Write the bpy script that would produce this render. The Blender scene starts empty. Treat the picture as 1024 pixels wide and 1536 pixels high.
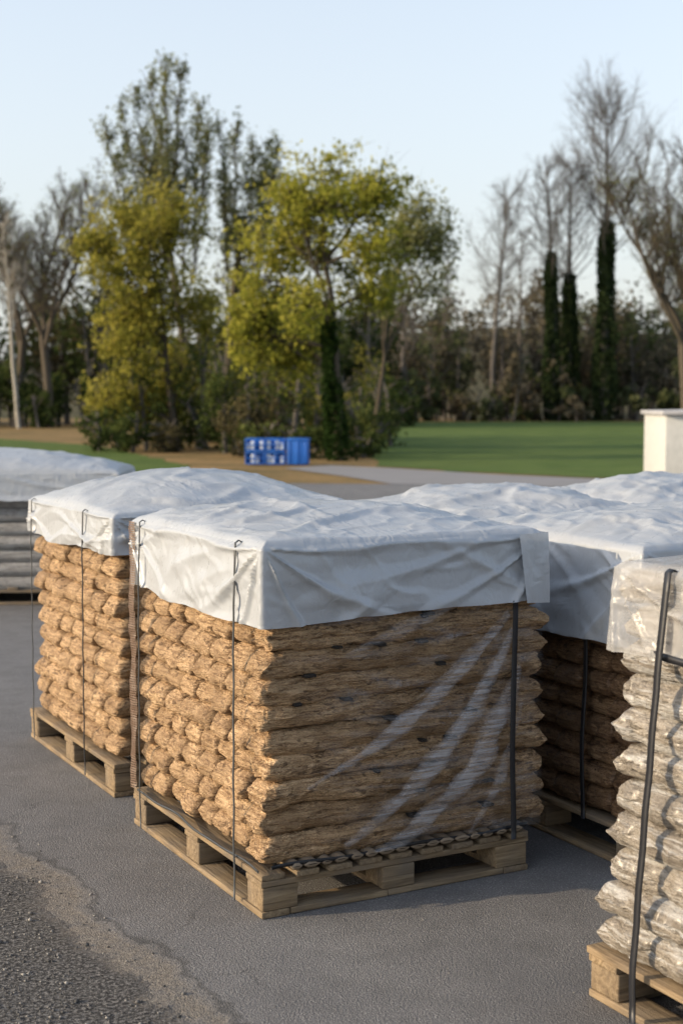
import bpy, math, random
import numpy as np
from mathutils import Vector
R = math.radians
random.seed(7); rng = np.random.default_rng(7)
scene = bpy.context.scene
scene.view_settings.view_transform = 'Standard'
scene.view_settings.look = 'None'
scene.view_settings.exposure = 0

# ------------------------------------------------------------ noise
def _h(x, y, z, s):
    h = (x.astype(np.int64)*374761393 + y.astype(np.int64)*668265263 + z.astype(np.int64)*1274126177 + s*974711) & 0xffffffff
    h = ((h ^ (h >> 13))*1274126177) & 0xffffffff
    h = ((h ^ (h >> 15))*2246822519) & 0xffffffff
    h = h ^ (h >> 16)
    return h/4294967295.0*2-1
def vn(x, y, z, s=0):
    x, y, z = np.broadcast_arrays(np.asarray(x, float), np.asarray(y, float), np.asarray(z, float))
    xi, yi, zi = np.floor(x), np.floor(y), np.floor(z)
    fx, fy, fz = x-xi, y-yi, z-zi
    fx = fx*fx*(3-2*fx); fy = fy*fy*(3-2*fy); fz = fz*fz*(3-2*fz)
    r = 0
    for a in (0, 1):
        for b in (0, 1):
            for c in (0, 1):
                w = (fx if a else 1-fx)*(fy if b else 1-fy)*(fz if c else 1-fz)
                r = r + w*_h(xi+a, yi+b, zi+c, s)
    return r
def fbm(x, y, z, s=0, o=3):
    r = 0; a = 1; t = 0
    for i in range(o):
        r = r + a*vn(x*2**i, y*2**i, z*2**i, s+i*17); t += a; a *= .5
    return r/t

# ------------------------------------------------------------ mesh helper
def mk(name, V, F, mat=None, parent=None, smooth=True, tint=None, bevel=0, vattr=None):
    if not isinstance(F, list): F = [F]
    V = np.asarray(V, np.float32)
    me = bpy.data.meshes.new(name)
    nl = sum(f.size for f in F); nf = sum(len(f) for f in F)
    me.vertices.add(len(V)); me.vertices.foreach_set('co', V.ravel())
    me.loops.add(nl); me.loops.foreach_set('vertex_index', np.concatenate([f.ravel() for f in F]).astype(np.int32))
    me.polygons.add(nf)
    tot = np.concatenate([np.full(len(f), f.shape[1]) for f in F])
    st = np.concatenate([[0], np.cumsum(tot)[:-1]])
    me.polygons.foreach_set('loop_start', st.astype(np.int32))
    me.polygons.foreach_set('loop_total', tot.astype(np.int32))
    me.update(calc_edges=True); me.validate()
    if smooth: me.polygons.foreach_set('use_smooth', np.ones(len(me.polygons), bool))
    if tint is not None:
        at = me.attributes.new('tint', 'FLOAT_COLOR', 'FACE')
        c = np.ones((nf, 4), np.float32); c[:, :3] = tint
        at.data.foreach_set('color', c.ravel())
    if vattr is not None:
        for k, v in vattr.items():
            at = me.attributes.new(k, 'FLOAT', 'POINT'); at.data.foreach_set('value', np.asarray(v, np.float32))
    ob = bpy.data.objects.new(name, me); scene.collection.objects.link(ob)
    if mat: me.materials.append(mat)
    if parent: ob.parent = parent
    if bevel:
        m = ob.modifiers.new('b', 'BEVEL'); m.width = bevel; m.segments = 2
    return ob
def empty(name, loc, rot=0):
    e = bpy.data.objects.new(name, None); scene.collection.objects.link(e)
    e.location = loc; e.rotation_euler = (0, 0, rot); e.empty_display_size = .2
    return e
BF = np.array([[0,3,2,1],[4,5,6,7],[0,1,5,4],[1,2,6,5],[2,3,7,6],[3,0,4,7]])
def boxes(bl):
    V = []; F = []
    for i, (x0, x1, y0, y1, z0, z1) in enumerate(bl):
        V += [(x0,y0,z0),(x1,y0,z0),(x1,y1,z0),(x0,y1,z0),(x0,y0,z1),(x1,y0,z1),(x1,y1,z1),(x0,y1,z1)]
        F.append(BF+8*i)
    return np.array(V, float), np.concatenate(F)

# ------------------------------------------------------------ materials
class M:
    def __init__(s, name):
        s.m = bpy.data.materials.new(name); s.m.use_nodes = True
        s.nt = s.m.node_tree; s.nt.nodes.clear()
        s.out = s.n('ShaderNodeOutputMaterial')
    def n(s, t, **k):
        nd = s.nt.nodes.new(t)
        for a, b in k.items(): setattr(nd, a, b)
        return nd
    def l(s, a, b): s.nt.links.new(a, b)
    def set(s, sock, v):
        if hasattr(v, 'is_output') or isinstance(v, bpy.types.NodeSocket): s.l(v, sock)
        else: sock.default_value = v
    def coord(s, scale=(1,1,1), kind='Object'):
        tc = s.n('ShaderNodeTexCoord'); mp = s.n('ShaderNodeMapping')
        s.l(tc.outputs[kind], mp.inputs[0]); mp.inputs['Scale'].default_value = scale
        return mp.outputs[0]
    def noise(s, vec, scale=5, detail=4, rough=.55, dist=0):
        nd = s.n('ShaderNodeTexNoise'); s.l(vec, nd.inputs['Vector'])
        nd.inputs['Scale'].default_value = scale; nd.inputs['Detail'].default_value = detail
        nd.inputs['Roughness'].default_value = rough; nd.inputs['Distortion'].default_value = dist
        return nd.outputs['Fac']
    def voro(s, vec, scale=5, feature='F1', out='Distance'):
        nd = s.n('ShaderNodeTexVoronoi', feature=feature); s.l(vec, nd.inputs['Vector'])
        nd.inputs['Scale'].default_value = scale
        return nd.outputs[out]
    def ramp(s, fac, stops):
        nd = s.n('ShaderNodeValToRGB'); s.l(fac, nd.inputs[0])
        el = nd.color_ramp.elements
        while len(el) < len(stops): el.new(.5)
        for e, (p, c) in zip(el, stops):
            e.position = p; e.color = (*c, 1) if len(c) == 3 else c
        return nd.outputs[0]
    def rng(s, v, a, b, c=0, d=1):
        nd = s.n('ShaderNodeMapRange'); s.l(v, nd.inputs[0])
        for i, q in enumerate((a, b, c, d)): nd.inputs[i+1].default_value = q
        return nd.outputs[0]
    def math(s, op, a, b=0.0):
        nd = s.n('ShaderNodeMath', operation=op); s.set(nd.inputs[0], a); s.set(nd.inputs[1], b)
        return nd.outputs[0]
    def mix(s, f, a, b, bt='MIX'):
        nd = s.n('ShaderNodeMix', data_type='RGBA', blend_type=bt)
        s.set(nd.inputs[0], f)
        s.set(nd.inputs[6], a if not isinstance(a, tuple) else (*a, 1) if len(a) == 3 else a)
        s.set(nd.inputs[7], b if not isinstance(b, tuple) else (*b, 1) if len(b) == 3 else b)
        return nd.outputs[2]
    def bump(s, h, strength=.5, dist=.01):
        nd = s.n('ShaderNodeBump'); s.l(h, nd.inputs['Height'])
        nd.inputs['Strength'].default_value = strength; nd.inputs['Distance'].default_value = dist
        return nd.outputs[0]
    def pbr(s, col, rough=.8, nrm=None, spec=.5, **k):
        p = s.n('ShaderNodeBsdfPrincipled')
        s.set(p.inputs['Base Color'], col if not isinstance(col, tuple) else (*col, 1))
        s.set(p.inputs['Roughness'], rough); p.inputs['Specular IOR Level'].default_value = spec
        if nrm is not None: s.l(nrm, p.inputs['Normal'])
        for a, b in k.items(): s.set(p.inputs[a.replace('_', ' ')], b)
        return p.outputs[0]
    def done(s, sh):
        s.l(sh, s.out.inputs[0]); return s.m
def simple(name, col, rough=.6, spec=.5):
    m = M(name); v = m.coord()
    c = m.mix(m.noise(v, 9, 5), tuple(x*.75 for x in col), tuple(min(1, x*1.2) for x in col))
    return m.done(m.pbr(c, rough, m.bump(m.noise(v, 60, 3), .15, .004), spec))

def wood_bag_mat(name, c_dark, c_mid, c_light, coat=.25, plastic=0.0, bstr=.9):
    m = M(name)
    f1 = m.noise(m.coord((10, 10, 110)), 1, 6, .7, .6); f2 = m.noise(m.coord((40, 40, 110)), 2.2, 5, .75, 1.2); f3 = m.noise(m.coord(), 9, 4)
    fib = m.math('ADD', m.math('MULTIPLY', f1, .5), m.math('MULTIPLY', f2, .5))
    c = m.ramp(fib, [(.39, c_dark), (.465, c_mid), (.545, c_light), (.64, tuple(min(1, q*1.25) for q in c_light))])
    c = m.mix(m.rng(f3, .42, .66, 0, .55), c, tuple(q*.64 for q in c_mid))
    c = m.mix(m.rng(m.noise(m.coord((14, 14, 40)), 1.4, 3, .6, .5), .58, .65, 0, .75), c, tuple(q*.8 for q in c_dark))  # dark pockets: shade of gaps between packs put into the colour
    gi = m.n('ShaderNodeNewGeometry')
    c = m.mix(m.math('MULTIPLY', gi.outputs['Random Per Island'], .4), c, tuple(q*.62 for q in c_mid))
    if plastic:
        pf = m.rng(m.noise(m.coord((2.5, 2.5, 34)), 1.3, 5, .62, 1.0), .50, .62, 0, plastic)
        c = m.mix(pf, c, (.56, .56, .55))
    h = m.math('ADD', m.math('ADD', fib, m.math('MULTIPLY', f3, .2)), m.math('MULTIPLY', m.voro(m.coord((60, 60, 160)), 1.3), .4))
    sh = m.pbr(c, m.rng(f2, .3, .7, .5, .85), m.bump(h, bstr, .024), .3, Coat_Weight=coat, Coat_Roughness=.3)
    return m.done(sh)
MAT_BAG = wood_bag_mat('shredded_wood_bag', (.10,.053,.024), (.42,.265,.140), (.76,.53,.31), .06)
MAT_BAG_BROWN = wood_bag_mat('brown_wood_bag', (.055,.028,.014), (.20,.11,.055), (.38,.24,.13), .2)
MAT_BAG_GREY = wood_bag_mat('grey_plastic_bag', (.065,.055,.044), (.21,.18,.145), (.38,.34,.285), .45, .6, .6)
MAT_BAG_FAR = wood_bag_mat('grey_sack', (.16,.15,.14), (.33,.32,.31), (.5,.49,.48), .1, .5)

def cover_mat(name, col, alpha=1.0, rough=.30):
    m = M(name); v = m.coord()
    n1 = m.noise(v, 3.5, 5, .6, 1.0); n3 = m.noise(v, 38, 5, .65, .8)
    def ridge(sc, d):
        return m.math('ABSOLUTE', m.math('SUBTRACT', m.noise(m.coord(sc), 1.0, 2, .45, d), .5))
    patch = m.rng(m.noise(v, 2.3, 3), .42, .62, .15, 1.0)
    h = m.math('ADD', m.math('MULTIPLY', ridge((3, 11, 6), .7), .9), m.math('MULTIPLY', m.math('MULTIPLY', ridge((18, 7, 14), .6), patch), .9))
    h = m.math('ADD', h, m.math('MULTIPLY', n3, .07))
    c = m.mix(m.rng(n1, .35, .75, 0, .5), tuple(col), tuple(q*f for q, f in zip(col, (.84, .84, .82))))
    c = m.mix(m.rng(m.noise(v, 14, 6, .7), .56, .75, 0, .25), c, (.34, .30, .24))
    p = m.pbr(c, m.rng(n3, .3, .7, rough-.06, rough+.12), m.bump(h, .6, .018), .6)
    tr = m.n('ShaderNodeBsdfTranslucent'); tr.inputs[0].default_value = (*col, 1)
    mx = m.n('ShaderNodeMixShader'); mx.inputs[0].default_value = .2; m.l(p, mx.inputs[1]); m.l(tr.outputs[0], mx.inputs[2])
    o = mx.outputs[0]
    if alpha < 1:
        t = m.n('ShaderNodeBsdfTransparent'); m2 = m.n('ShaderNodeMixShader')
        m.l(m.rng(n1, .3, .7, alpha-.2, alpha+.15), m2.inputs[0]); m.l(t.outputs[0], m2.inputs[1]); m.l(o, m2.inputs[2]); o = m2.outputs[0]
    return m.done(o)
MAT_COVER = cover_mat('white_tarp', (.45, .48, .52))
MAT_COVER_CLEAR = cover_mat('clear_tarp', (.60, .60, .60), .45, .22)

def film_mat():
    m = M('stretch_film')
    at = m.n('ShaderNodeAttribute'); at.attribute_name = 'streak'
    ve = m.n('ShaderNodeAttribute'); ve.attribute_name = 'veil'
    v = m.n('ShaderNodeMapping'); tc = m.n('ShaderNodeTexCoord'); m.l(tc.outputs['Object'], v.inputs[0])
    v.inputs['Rotation'].default_value = (0, R(45), 0); v.inputs['Scale'].default_value = (3, 1, 60)
    lines = m.noise(v.outputs[0], 1.5, 5, .7, .4)
    v2 = m.n('ShaderNodeMapping'); m.l(tc.outputs['Object'], v2.inputs[0])
    v2.inputs['Rotation'].default_value = (0, R(38), 0); v2.inputs['Scale'].default_value = (1.6, 1, 13)
    broad = m.noise(v2.outputs[0], 1.3, 5, .65, .8)
    fine = m.noise(m.coord((30, 1, 30)), 1.5, 5, .7, 1.0)
    dens = m.math('MULTIPLY', at.outputs['Fac'], m.rng(lines, .38, .60, .15, 1.0))
    base = m.math('MULTIPLY', m.math('MULTIPLY', m.rng(broad, .48, .68, .0, .26), m.rng(fine, .35, .65, .3, 1.4)), ve.outputs['Fac'])
    fac = m.math('MINIMUM', m.math('ADD', m.math('MULTIPLY', dens, .68), base), .8)
    p = m.pbr((.52, .52, .55), .26, m.bump(lines, .7, .012), .8)
    g = m.n('ShaderNodeBsdfGlossy'); g.inputs['Roughness'].default_value = .12
    t = m.n('ShaderNodeBsdfTransparent')
    fr = m.n('ShaderNodeFresnel'); fr.inputs[0].default_value = 1.35
    m.l(m.bump(m.math('ADD', lines, broad), .6, .008), g.inputs['Normal'])
    m1 = m.n('ShaderNodeMixShader'); m.l(m.math('MULTIPLY', m.math('MULTIPLY', fr.outputs[0], .6), ve.outputs['Fac']), m1.inputs[0]); m.l(t.outputs[0], m1.inputs[1]); m.l(g.outputs[0], m1.inputs[2])
    m2 = m.n('ShaderNodeMixShader'); m.l(fac, m2.inputs[0]); m.l(m1.outputs[0], m2.inputs[1]); m.l(p, m2.inputs[2])
    return m.done(m2.outputs[0])
MAT_FILM = film_mat()

def plank_mat(name, axis, dark=1.0):
    m = M(name); sc = (3, 45, 45) if axis == 'x' else (45, 3, 45)
    g = m.noise(m.coord(sc), 1.2, 6, .65, .8); b = m.noise(m.coord(), 6, 4)
    c = m.ramp(g, [(.3, (.10*dark, .07*dark, .04*dark)), (.5, (.25*dark, .18*dark, .105*dark)), (.7, (.38*dark, .29*dark, .18*dark))])
    c = m.mix(m.rng(b, .4, .7, 0, .7), c, (.14*dark, .12*dark, .10*dark))
    gi = m.n('ShaderNodeNewGeometry')
    c = m.mix(m.math('MULTIPLY', gi.outputs['Random Per Island'], .45), c, (.13, .105, .08))
    return m.done(m.pbr(c, .85, m.bump(g, .7, .009), .2))
MAT_PX = plank_mat('pallet_wood_long', 'x'); MAT_PY = plank_mat('pallet_wood_cross', 'y')
MAT_STRAP = simple('black_strap', (.012, .013, .017), .45)
MAT_CORD = simple('dark_cord', (.04, .045, .05), .5)
MAT_LOG = simple('log_end', (.22, .17, .12), .85)
MAT_GAP_SHADE = simple('gap_shade', (.012, .009, .007), .9)  # near-black colour imitating the shade inside gaps between packs
def net_mat():
    m = M('net_band')
    w = m.n('ShaderNodeTexWave', wave_type='BANDS', bands_direction='Z'); m.l(m.coord(), w.inputs[0]); w.inputs['Scale'].default_value = 34; w.inputs['Distortion'].default_value = 1.5
    w2 = m.n('ShaderNodeTexWave', wave_type='BANDS', bands_direction='Y'); m.l(m.coord(), w2.inputs[0]); w2.inputs['Scale'].default_value = 34
    c = m.mix(w.outputs['Fac'], (.07, .045, .035), (.20, .13, .09))
    f = m.math('MAXIMUM', m.rng(w.outputs['Fac'], .4, .6), m.rng(w2.outputs['Fac'], .55, .75))
    t = m.n('ShaderNodeBsdfTransparent'); mx = m.n('ShaderNodeMixShader')
    m.l(m.rng(f, 0, 1, .2, .9), mx.inputs[0]); m.l(t.outputs[0], mx.inputs[1]); m.l(m.pbr(c, .5), mx.inputs[2])
    return m.done(mx.outputs[0])
MAT_NET = net_mat()

# ------------------------------------------------------------ stack parts
PH = .144
def pallet(par, La, Lb):
    j = lambda a: random.uniform(-a, a)
    bx, by = [], []
    bw, bh = .10, .078
    zs = .022
    by += [(0, bw, 0, Lb, 0.001, zs), (La/2-bw/2, La/2+bw/2, bw+.003, Lb-bw-.003, 0.001, zs), (La-bw, La, 0, Lb, 0.001, zs)]
    bx += [(bw+.003, La/2-bw/2-.003, 0, bw, .001, zs), (La/2-bw/2-.001, La-bw-.003, 0.002, bw, .001, zs), (bw+.003, La-bw-.003, Lb-bw, Lb, .001, zs)]
    blocks = []
    for x in (0.003, La/2-.07, La-.133):
        for y in (0.003, Lb/2-.06, Lb-.123):
            blocks.append((x, x+.13+j(.008), y, y+.12+j(.006), zs+.001, zs+bh))
    z1 = zs+bh+.001
    for y in (0, Lb/2-.06, Lb-.12): bx.append((-.002, La+.002, y+.001, y+.12, z1, z1+.02))
    x = 0.0; n = 9; w = .085; gap = (La-n*w)/(n-1)
    for i in range(n):
        by.append((x+j(.003), x+w+j(.004), -.004+j(.006), Lb+.004+j(.006), z1+.021, z1+.041)); x += w+gap
    V, F = boxes(bx); V += fbm(V[:,0:1]*3, V[:,1:2]*3, V[:,2:3]*3, 4)*.003
    mk('boards_long', V, F, MAT_PX, par, False, bevel=.003)
    V, F = boxes(by); mk('boards_cross', V, F, MAT_PY, par, False, bevel=.003)
    V, F = boxes(blocks); mk('blocks', V, F, MAT_PX, par, False, bevel=.005)
def bag(L, W, H, ns, nf, er=.035, cr=.8):
    """pack: rounded-rectangle section, ends rounding over within er metres"""
    t = np.linspace(-1, 1, ns)
    s = np.sign(t)*(1-(1-np.abs(t))**2.6) if ns < 60 else np.sign(t)*(1-(1-np.abs(t))**1.5)
    s = s*.9995
    ph = np.linspace(0, 2*np.pi, nf, endpoint=False)
    S, P = np.meshgrid(s, ph, indexing='ij')
    de = np.clip((1-np.abs(S))*L/2/er, 0, 1)
    hp = (1-(1-de)**2.2)**.5*.90+.10*de**.2
    dw = np.clip((1-np.abs(S))*L/2/(er*.45), 0, 1); wp = .84+.16*(1-(1-dw)**2)**.5; wp = np.where(dw <= .02, .6, wp)
    c, q = np.cos(P), np.sin(P)
    k = np.maximum(np.abs(c), np.abs(q)); bxv = c/k; bzv = q/k
    dy = np.clip((1-np.abs(bxv))*(W/2)/(H*.42), 0, 1)
    shoulder = (1-(1-dy)**2)**.5*cr+(1-cr)
    side = np.abs(bxv) > .999
    y = W/2*bxv*wp
    zf = np.where(side, bzv*(1-cr), np.sign(bzv)*shoulder)
    z = H/2*zf*hp
    V = np.stack([L/2*S, y, z], -1).reshape(-1, 3)
    i, k = np.meshgrid(np.arange(ns-1), np.arange(nf), indexing='ij')
    a = i*nf+k; b = i*nf+(k+1) % nf
    F = np.stack([a, b, b+nf, a+nf], -1).reshape(-1, 4)
    F2 = np.array([np.arange(nf)[::-1], (ns-1)*nf+np.arange(nf)])
    return V, F, F2
def bags(par, a0, a1, b0, b1, z0, z1, layers, per, mat, seed, axis='a', hires=False, lean=(0,0), amp=1.0, jit=.008, tuck=None):
    r = random.Random(seed); VV = []; FQ = []; FN = {}; off = 0
    ph = (z1-z0)/layers
    Lx, Ly = (a1-a0, b1-b0) if axis == 'a' else (b1-b0, a1-a0)
    w = Ly/per
    for k in range(layers):
        ofs = r.uniform(-.012, .012); rowsh = r.uniform(-.25, .25)*w*.2
        for i in range(per):
            hi = hires and i == 0
            L = Lx+r.uniform(-jit, jit)*1.4
            V, F, F2 = bag(L, w*1.03, ph*1.03, 230 if hi else 44, 84 if hi else 56, er=.045, cr=.84)
            V[:, 2] += V[:, 0]*r.uniform(-.005, .005) + V[:, 1]*r.uniform(-.035, .035)
            end = np.clip(np.abs(V[:, 0])/(L/2)-.90, 0, 1)*10
            V[:, 2] -= end**2*ph*r.uniform(.06, .18)
            V[:, 0] += np.sign(V[:, 0])*end*(V[:, 2]/ph)*r.uniform(-.020, .004)
            V[:, 0] += np.sign(V[:, 0])*end*(V[:, 1]/w)*r.uniform(-.010, .010)
            c = np.array([Lx/2+ofs+r.uniform(-jit, jit), w*(i+.5)+r.uniform(-.003, .003)+(rowsh if 0 < i < per-1 else 0), z0+ph*(k+.5)])
            V = V+c
            if i == 0: V[:, 1] += r.uniform(-.010, .012)
            if axis == 'b': V = V[:, [1, 0, 2]]; F = F[:, ::-1]; F2 = F2[:, ::-1]
            V = V+np.array([a0, b0, 0])
            sd = r.randrange(1000)
            x, y, z = V.T
            am = amp*(1.0 if hi else .55)
            d = np.stack([fbm(x*10, y*10, z*14, sd), fbm(x*8, y*8, z*12, sd+5), fbm(x*5, y*5, z*5, sd+9)], -1)*np.array([.015, .015, .011])
            d2 = np.stack([fbm(x*14, y*34, z*70, sd+3), fbm(x*16, y*14, z*80, sd+8), fbm(x*26, y*26, z*20, sd+1, 2)], -1)*np.array([.020, .018, .007])
            V = V+(d+d2)*am
            VV.append(V); FQ.append(F+off); FN.setdefault(F2.shape[1], []).append(F2+off); off += len(V)
    V = np.concatenate(VV)
    if tuck:   # the cover squeezes the top layers in at the far end
        zt = np.clip((V[:, 2]-tuck[0])/.08, 0, 1); V[:, 0] -= np.clip((V[:, 0]-(a1-.12))/.12, 0, 1.2)*tuck[1]*zt
    V[:, 0] += lean[0]*(V[:, 2]-z0); V[:, 1] += lean[1]*(V[:, 2]-z0)
    return mk('bags', V, [np.concatenate(FQ)]+[np.concatenate(v) for v in FN.values()], mat, par)
def cover(par, a0, a1, b0, b1, z, crown, skirt, seed, mat, res=90, hem=.02, lean=(0,0), wr=1.0, flare=.008, crown_pos=(.5,.5)):
    def sp(n):
        t = np.linspace(-1, 1, n); return (np.sign(t)*(1-(1-np.abs(t))**1.35)+1)/2
    u = sp(res); U, W = np.meshgrid(u, u, indexing='ij')
    cu = U**(math.log(.5)/math.log(crown_pos[0])); cw = W**(math.log(.5)/math.log(crown_pos[1]))
    def top(U, W, cu, cw):
        x = a0+(a1-a0)*U; y = b0+(b1-b0)*W
        e = (np.clip(4*cu*(1-cu), 0, 1)**.8)*(np.clip(4*cw*(1-cw), 0, 1)**.8)
        edge = np.minimum(np.minimum(U, 1-U)*(a1-a0), np.minimum(W, 1-W)*(b1-b0))
        rr = np.clip(edge/.03, 0, 1)
        bm = np.clip(edge/.10, 0, 1)
        ridg = np.clip(1-np.abs(fbm(x*2.0+y*1.0, y*4-x*1.5, 0*x, seed, 2))*5, -.2, 1)
        ridg2 = np.clip(1-np.abs(fbm(x*6, y*3+x*1.5, 0*x, seed+3, 3))*5, -.2, 1)
        ridg3 = np.clip(1-np.abs(fbm(x*4-y*9, y*4+x*5, 0*x, seed+23, 2))*6, -.1, 1)
        h = z+crown*e-.014*(1-rr)**2+wr*bm*(.011*ridg+.005*ridg2+.004*ridg3+.014*fbm(x*2.6, y*2.6, 0*x, seed+4, 2))
        return x, y, h
    X, Y, Z = top(U, W, cu, cw)
    V = [np.stack([X, Y, Z], -1).reshape(-1, 3)]
    n = res
    i, k = np.meshgrid(np.arange(n-1), np.arange(n-1), indexing='ij'); a = i*n+k
    F = [np.stack([a, a+n, a+n+1, a+1], -1).reshape(-1, 4)]
    idx = [(j*n) for j in range(n)] + [(n-1)*n+j for j in range(1, n)] + [(n-1-j)*n+n-1 for j in range(1, n)] + [n-1-j for j in range(1, n-1)]
    idx = np.array(idx); P = V[0][idx]; m = len(idx)
    tol = 1e-6
    N = np.zeros((m, 2)); 
    N[:, 1] -= P[:, 1] < b0+tol; N[:, 1] += P[:, 1] > b1-tol; N[:, 0] -= P[:, 0] < a0+tol; N[:, 0] += P[:, 0] > a1-tol
    N = N/np.linalg.norm(N, axis=1)[:, None]
    dc = np.minimum(np.minimum(abs(P[:, 0]-a0), abs(P[:, 0]-a1))+np.minimum(abs(P[:, 1]-b0), abs(P[:, 1]-b1)), 9)
    rows = 40; prev = idx; off = len(V[0])
    sx, sy = P[:, 0]*1, P[:, 1]*1
    for rI in range(1, rows+1):
        t = rI/rows
        dz = t*skirt
        ang = np.arctan2(dz, dc+1e-4); rad = np.hypot(dz, dc)
        fan = np.clip(1-np.abs(np.sin(ang*6+seed+rad*2))*3.2, -.35, 1)*np.exp(-rad/.55)*.018*np.clip(rad/.06, 0, 1)
        swag = np.clip(1-np.abs(fbm(sx*1.5+dz*3.2, sy*1.5-dz*3.2, dz*.5, seed+7, 2))*8, -.2, 1)*.016*t**.4
        fold2 = np.clip(1-np.abs(fbm(sx*2.4-dz*4.6, sy*2.4+dz*4.6, dz*1.5, seed+17, 1))*8, -.2, 1)*.010*t**.3
        fold3 = np.clip(1-np.abs(fbm(sx*7-dz*5, sy*7+dz*7, dz*3, seed+27, 2))*7, -.15, 1)*.004
        big = fbm(sx*1.6, sy*1.6, dz*1.2, seed+8, 2)*.012*t
        wob = (fan+swag+fold2+fold3+big)*wr*np.clip(dc/.03, .25, 1)+flare*t**.8+.008
        hz = hem*fbm(sx*1.4, sy*1.4, 0*sx, seed+9, 2)*t + .006*fbm(sx*9, sy*9, 0*sx, seed+19, 2)*t
        zz = P[:, 2]*(1-t)+(z-skirt+hz)*t
        V.append(np.stack([P[:, 0]+N[:, 0]*wob, P[:, 1]+N[:, 1]*wob, zz], -1))
        cur = off+np.arange(m); off += m
        nx = np.roll(np.arange(m), -1)
        F.append(np.stack([prev, cur, cur[nx], prev[nx]], -1)); prev = cur
    V = np.concatenate(V)
    V[:, 0] += lean[0]*(V[:, 2]-PH); V[:, 1] += lean[1]*(V[:, 2]-PH)
    mk('cover', V, F, mat, par)
    def hf(x, y):
        Uq = np.array((x-a0)/(a1-a0)); Wq = np.array((y-b0)/(b1-b0))
        cuq = np.clip(Uq, 0, 1)**(math.log(.5)/math.log(crown_pos[0])); cwq = np.clip(Wq, 0, 1)**(math.log(.5)/math.log(crown_pos[1]))
        return float(top(Uq, Wq, cuq, cwq)[2])
    return hf
def flap(par, P00, P10, P01, P11, nrm, seed, mat, amp=.010):
    """overlapping box-fold panel of the cover at a corner"""
    n = 16; m_ = 26; V = []
    for i in range(n):
        for j in range(m_):
            u, v = i/(n-1), j/(m_-1)
            p = [(P00[k]*(1-u)+P10[k]*u)*(1-v)+(P01[k]*(1-u)+P11[k]*u)*v for k in range(3)]
            o = amp*float(fbm(u*2.2, v*2.5, 0, seed, 2))*v**.5+.005*math.sin(u*3.1)
            V.append([p[k]+nrm[k]*(o+.003) for k in range(3)])
    i, k = np.meshgrid(np.arange(n-1), np.arange(m_-1), indexing='ij'); a = i*m_+k
    mk('cover_corner_fold', V, np.stack([a, a+m_, a+m_+1, a+1], -1).reshape(-1, 4), mat, par)
def ribbon(name, par, pts, width_dir, w, th, mat):
    pts = [Vector(p) for p in pts]; wd = Vector(width_dir).normalized(); V = []; F = []
    for i, p in enumerate(pts):
        t = (pts[min(i+1, len(pts)-1)]-pts[max(i-1, 0)]).normalized(); nn = t.cross(wd).normalized()
        for sa, sb in ((-1,-1),(1,-1),(1,1),(-1,1)): V.append(tuple(p+wd*sa*w/2+nn*sb*th/2))
        if i:
            b = 4*(i-1)
            for k in range(4): F.append((b+k, b+(k+1) % 4, b+4+(k+1) % 4, b+4+k))
    F += [(0, 1, 2, 3), (len(V)-4, len(V)-1, len(V)-2, len(V)-3)]
    return mk(name, V, np.array(F), mat, par, False)
def strap_side(par, bpos, hf, a0, a1, z, skirt, w, mat, lean=(0,0), out=.03, low=.02, name='strap'):
    pts = []
    for q in np.linspace(low, z-.012, 24):
        o = out + .0015*math.sin(q*30+bpos*9)
        if q > z-skirt: o = out-(out-.018)*((q-z+skirt)/skirt)
        pts.append((a0-o, bpos+.003*math.sin(q*5), q))
    pts.append((a0-.006, bpos, z-.004))
    pts.append((a0+.004, bpos, z-.010))
    pts = [(p[0]+lean[0]*max(p[2]-PH, 0), p[1]+lean[1]*max(p[2]-PH, 0), p[2]) for p in pts]
    return ribbon(name, par, pts, (0, 1, 0), w, .003, mat)

ROT = R(28.2)
ca, sa_ = math.cos(ROT), math.sin(ROT)
Fx, Fy = -.2526, 4.410
def W2(a, b): return (Fx+a*ca-b*sa_, Fy+a*sa_+b*ca)

# --- main stack
par = empty('firewood_bag_pallet', (Fx, Fy, 0), ROT)
pallet(par, 1.03, 1.18)
bags(par, .022, 1.110, .022, 1.155, PH+.025, 1.19, 12, 8, MAT_BAG, 11, hires=True, tuck=(.90, .065))
hf = cover(par, .004, 1.074, -.006, 1.165, 1.205, .075, .255, 21, MAT_COVER, res=140, crown_pos=(.52,.6), wr=1.05)
flap(par, (.960, -.026, 1.192), (1.082, -.024, 1.196), (.985, -.036, .956), (1.090, -.030, .950), (0, -1, 0), 5, MAT_COVER)
flap(par, (1.083, -.022, 1.194), (1.088, .13, 1.19), (1.092, -.030, .950), (1.096, .10, .952), (1, 0, 0), 6, MAT_COVER)
strap_side(par, .16, hf, .004, 1.074, 1.205, .255, .010, MAT_CORD, out=.028)
strap_side(par, 1.04, hf, .004, 1.074, 1.205, .255, .008, MAT_CORD, out=.028)
pts = [(.945+.004*math.sin(q*9), -.026-.002*math.sin(q*14), q) for q in np.linspace(.13, .965, 24)]
ribbon('strap_front', par, pts, (1, 0, 0), .020, .003, MAT_STRAP)
pts = [(-.012+.004*math.sin(q*20), q, .158+.006*math.sin(q*11)) for q in np.linspace(.0, 1.1, 20)]
ribbon('strap_base_side', par, pts, (0, 0, 1), .008, .004, MAT_CORD)
pts = [(q, -.010+.003*math.sin(q*20), .166+.004*math.sin(q*14)) for q in np.linspace(.03, 1.02, 24)]
ribbon('strap_base_front', par, pts, (0, 0, 1), .012, .004, MAT_STRAP)
sl = []; ph = (1.19-PH-.025)/12
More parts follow.
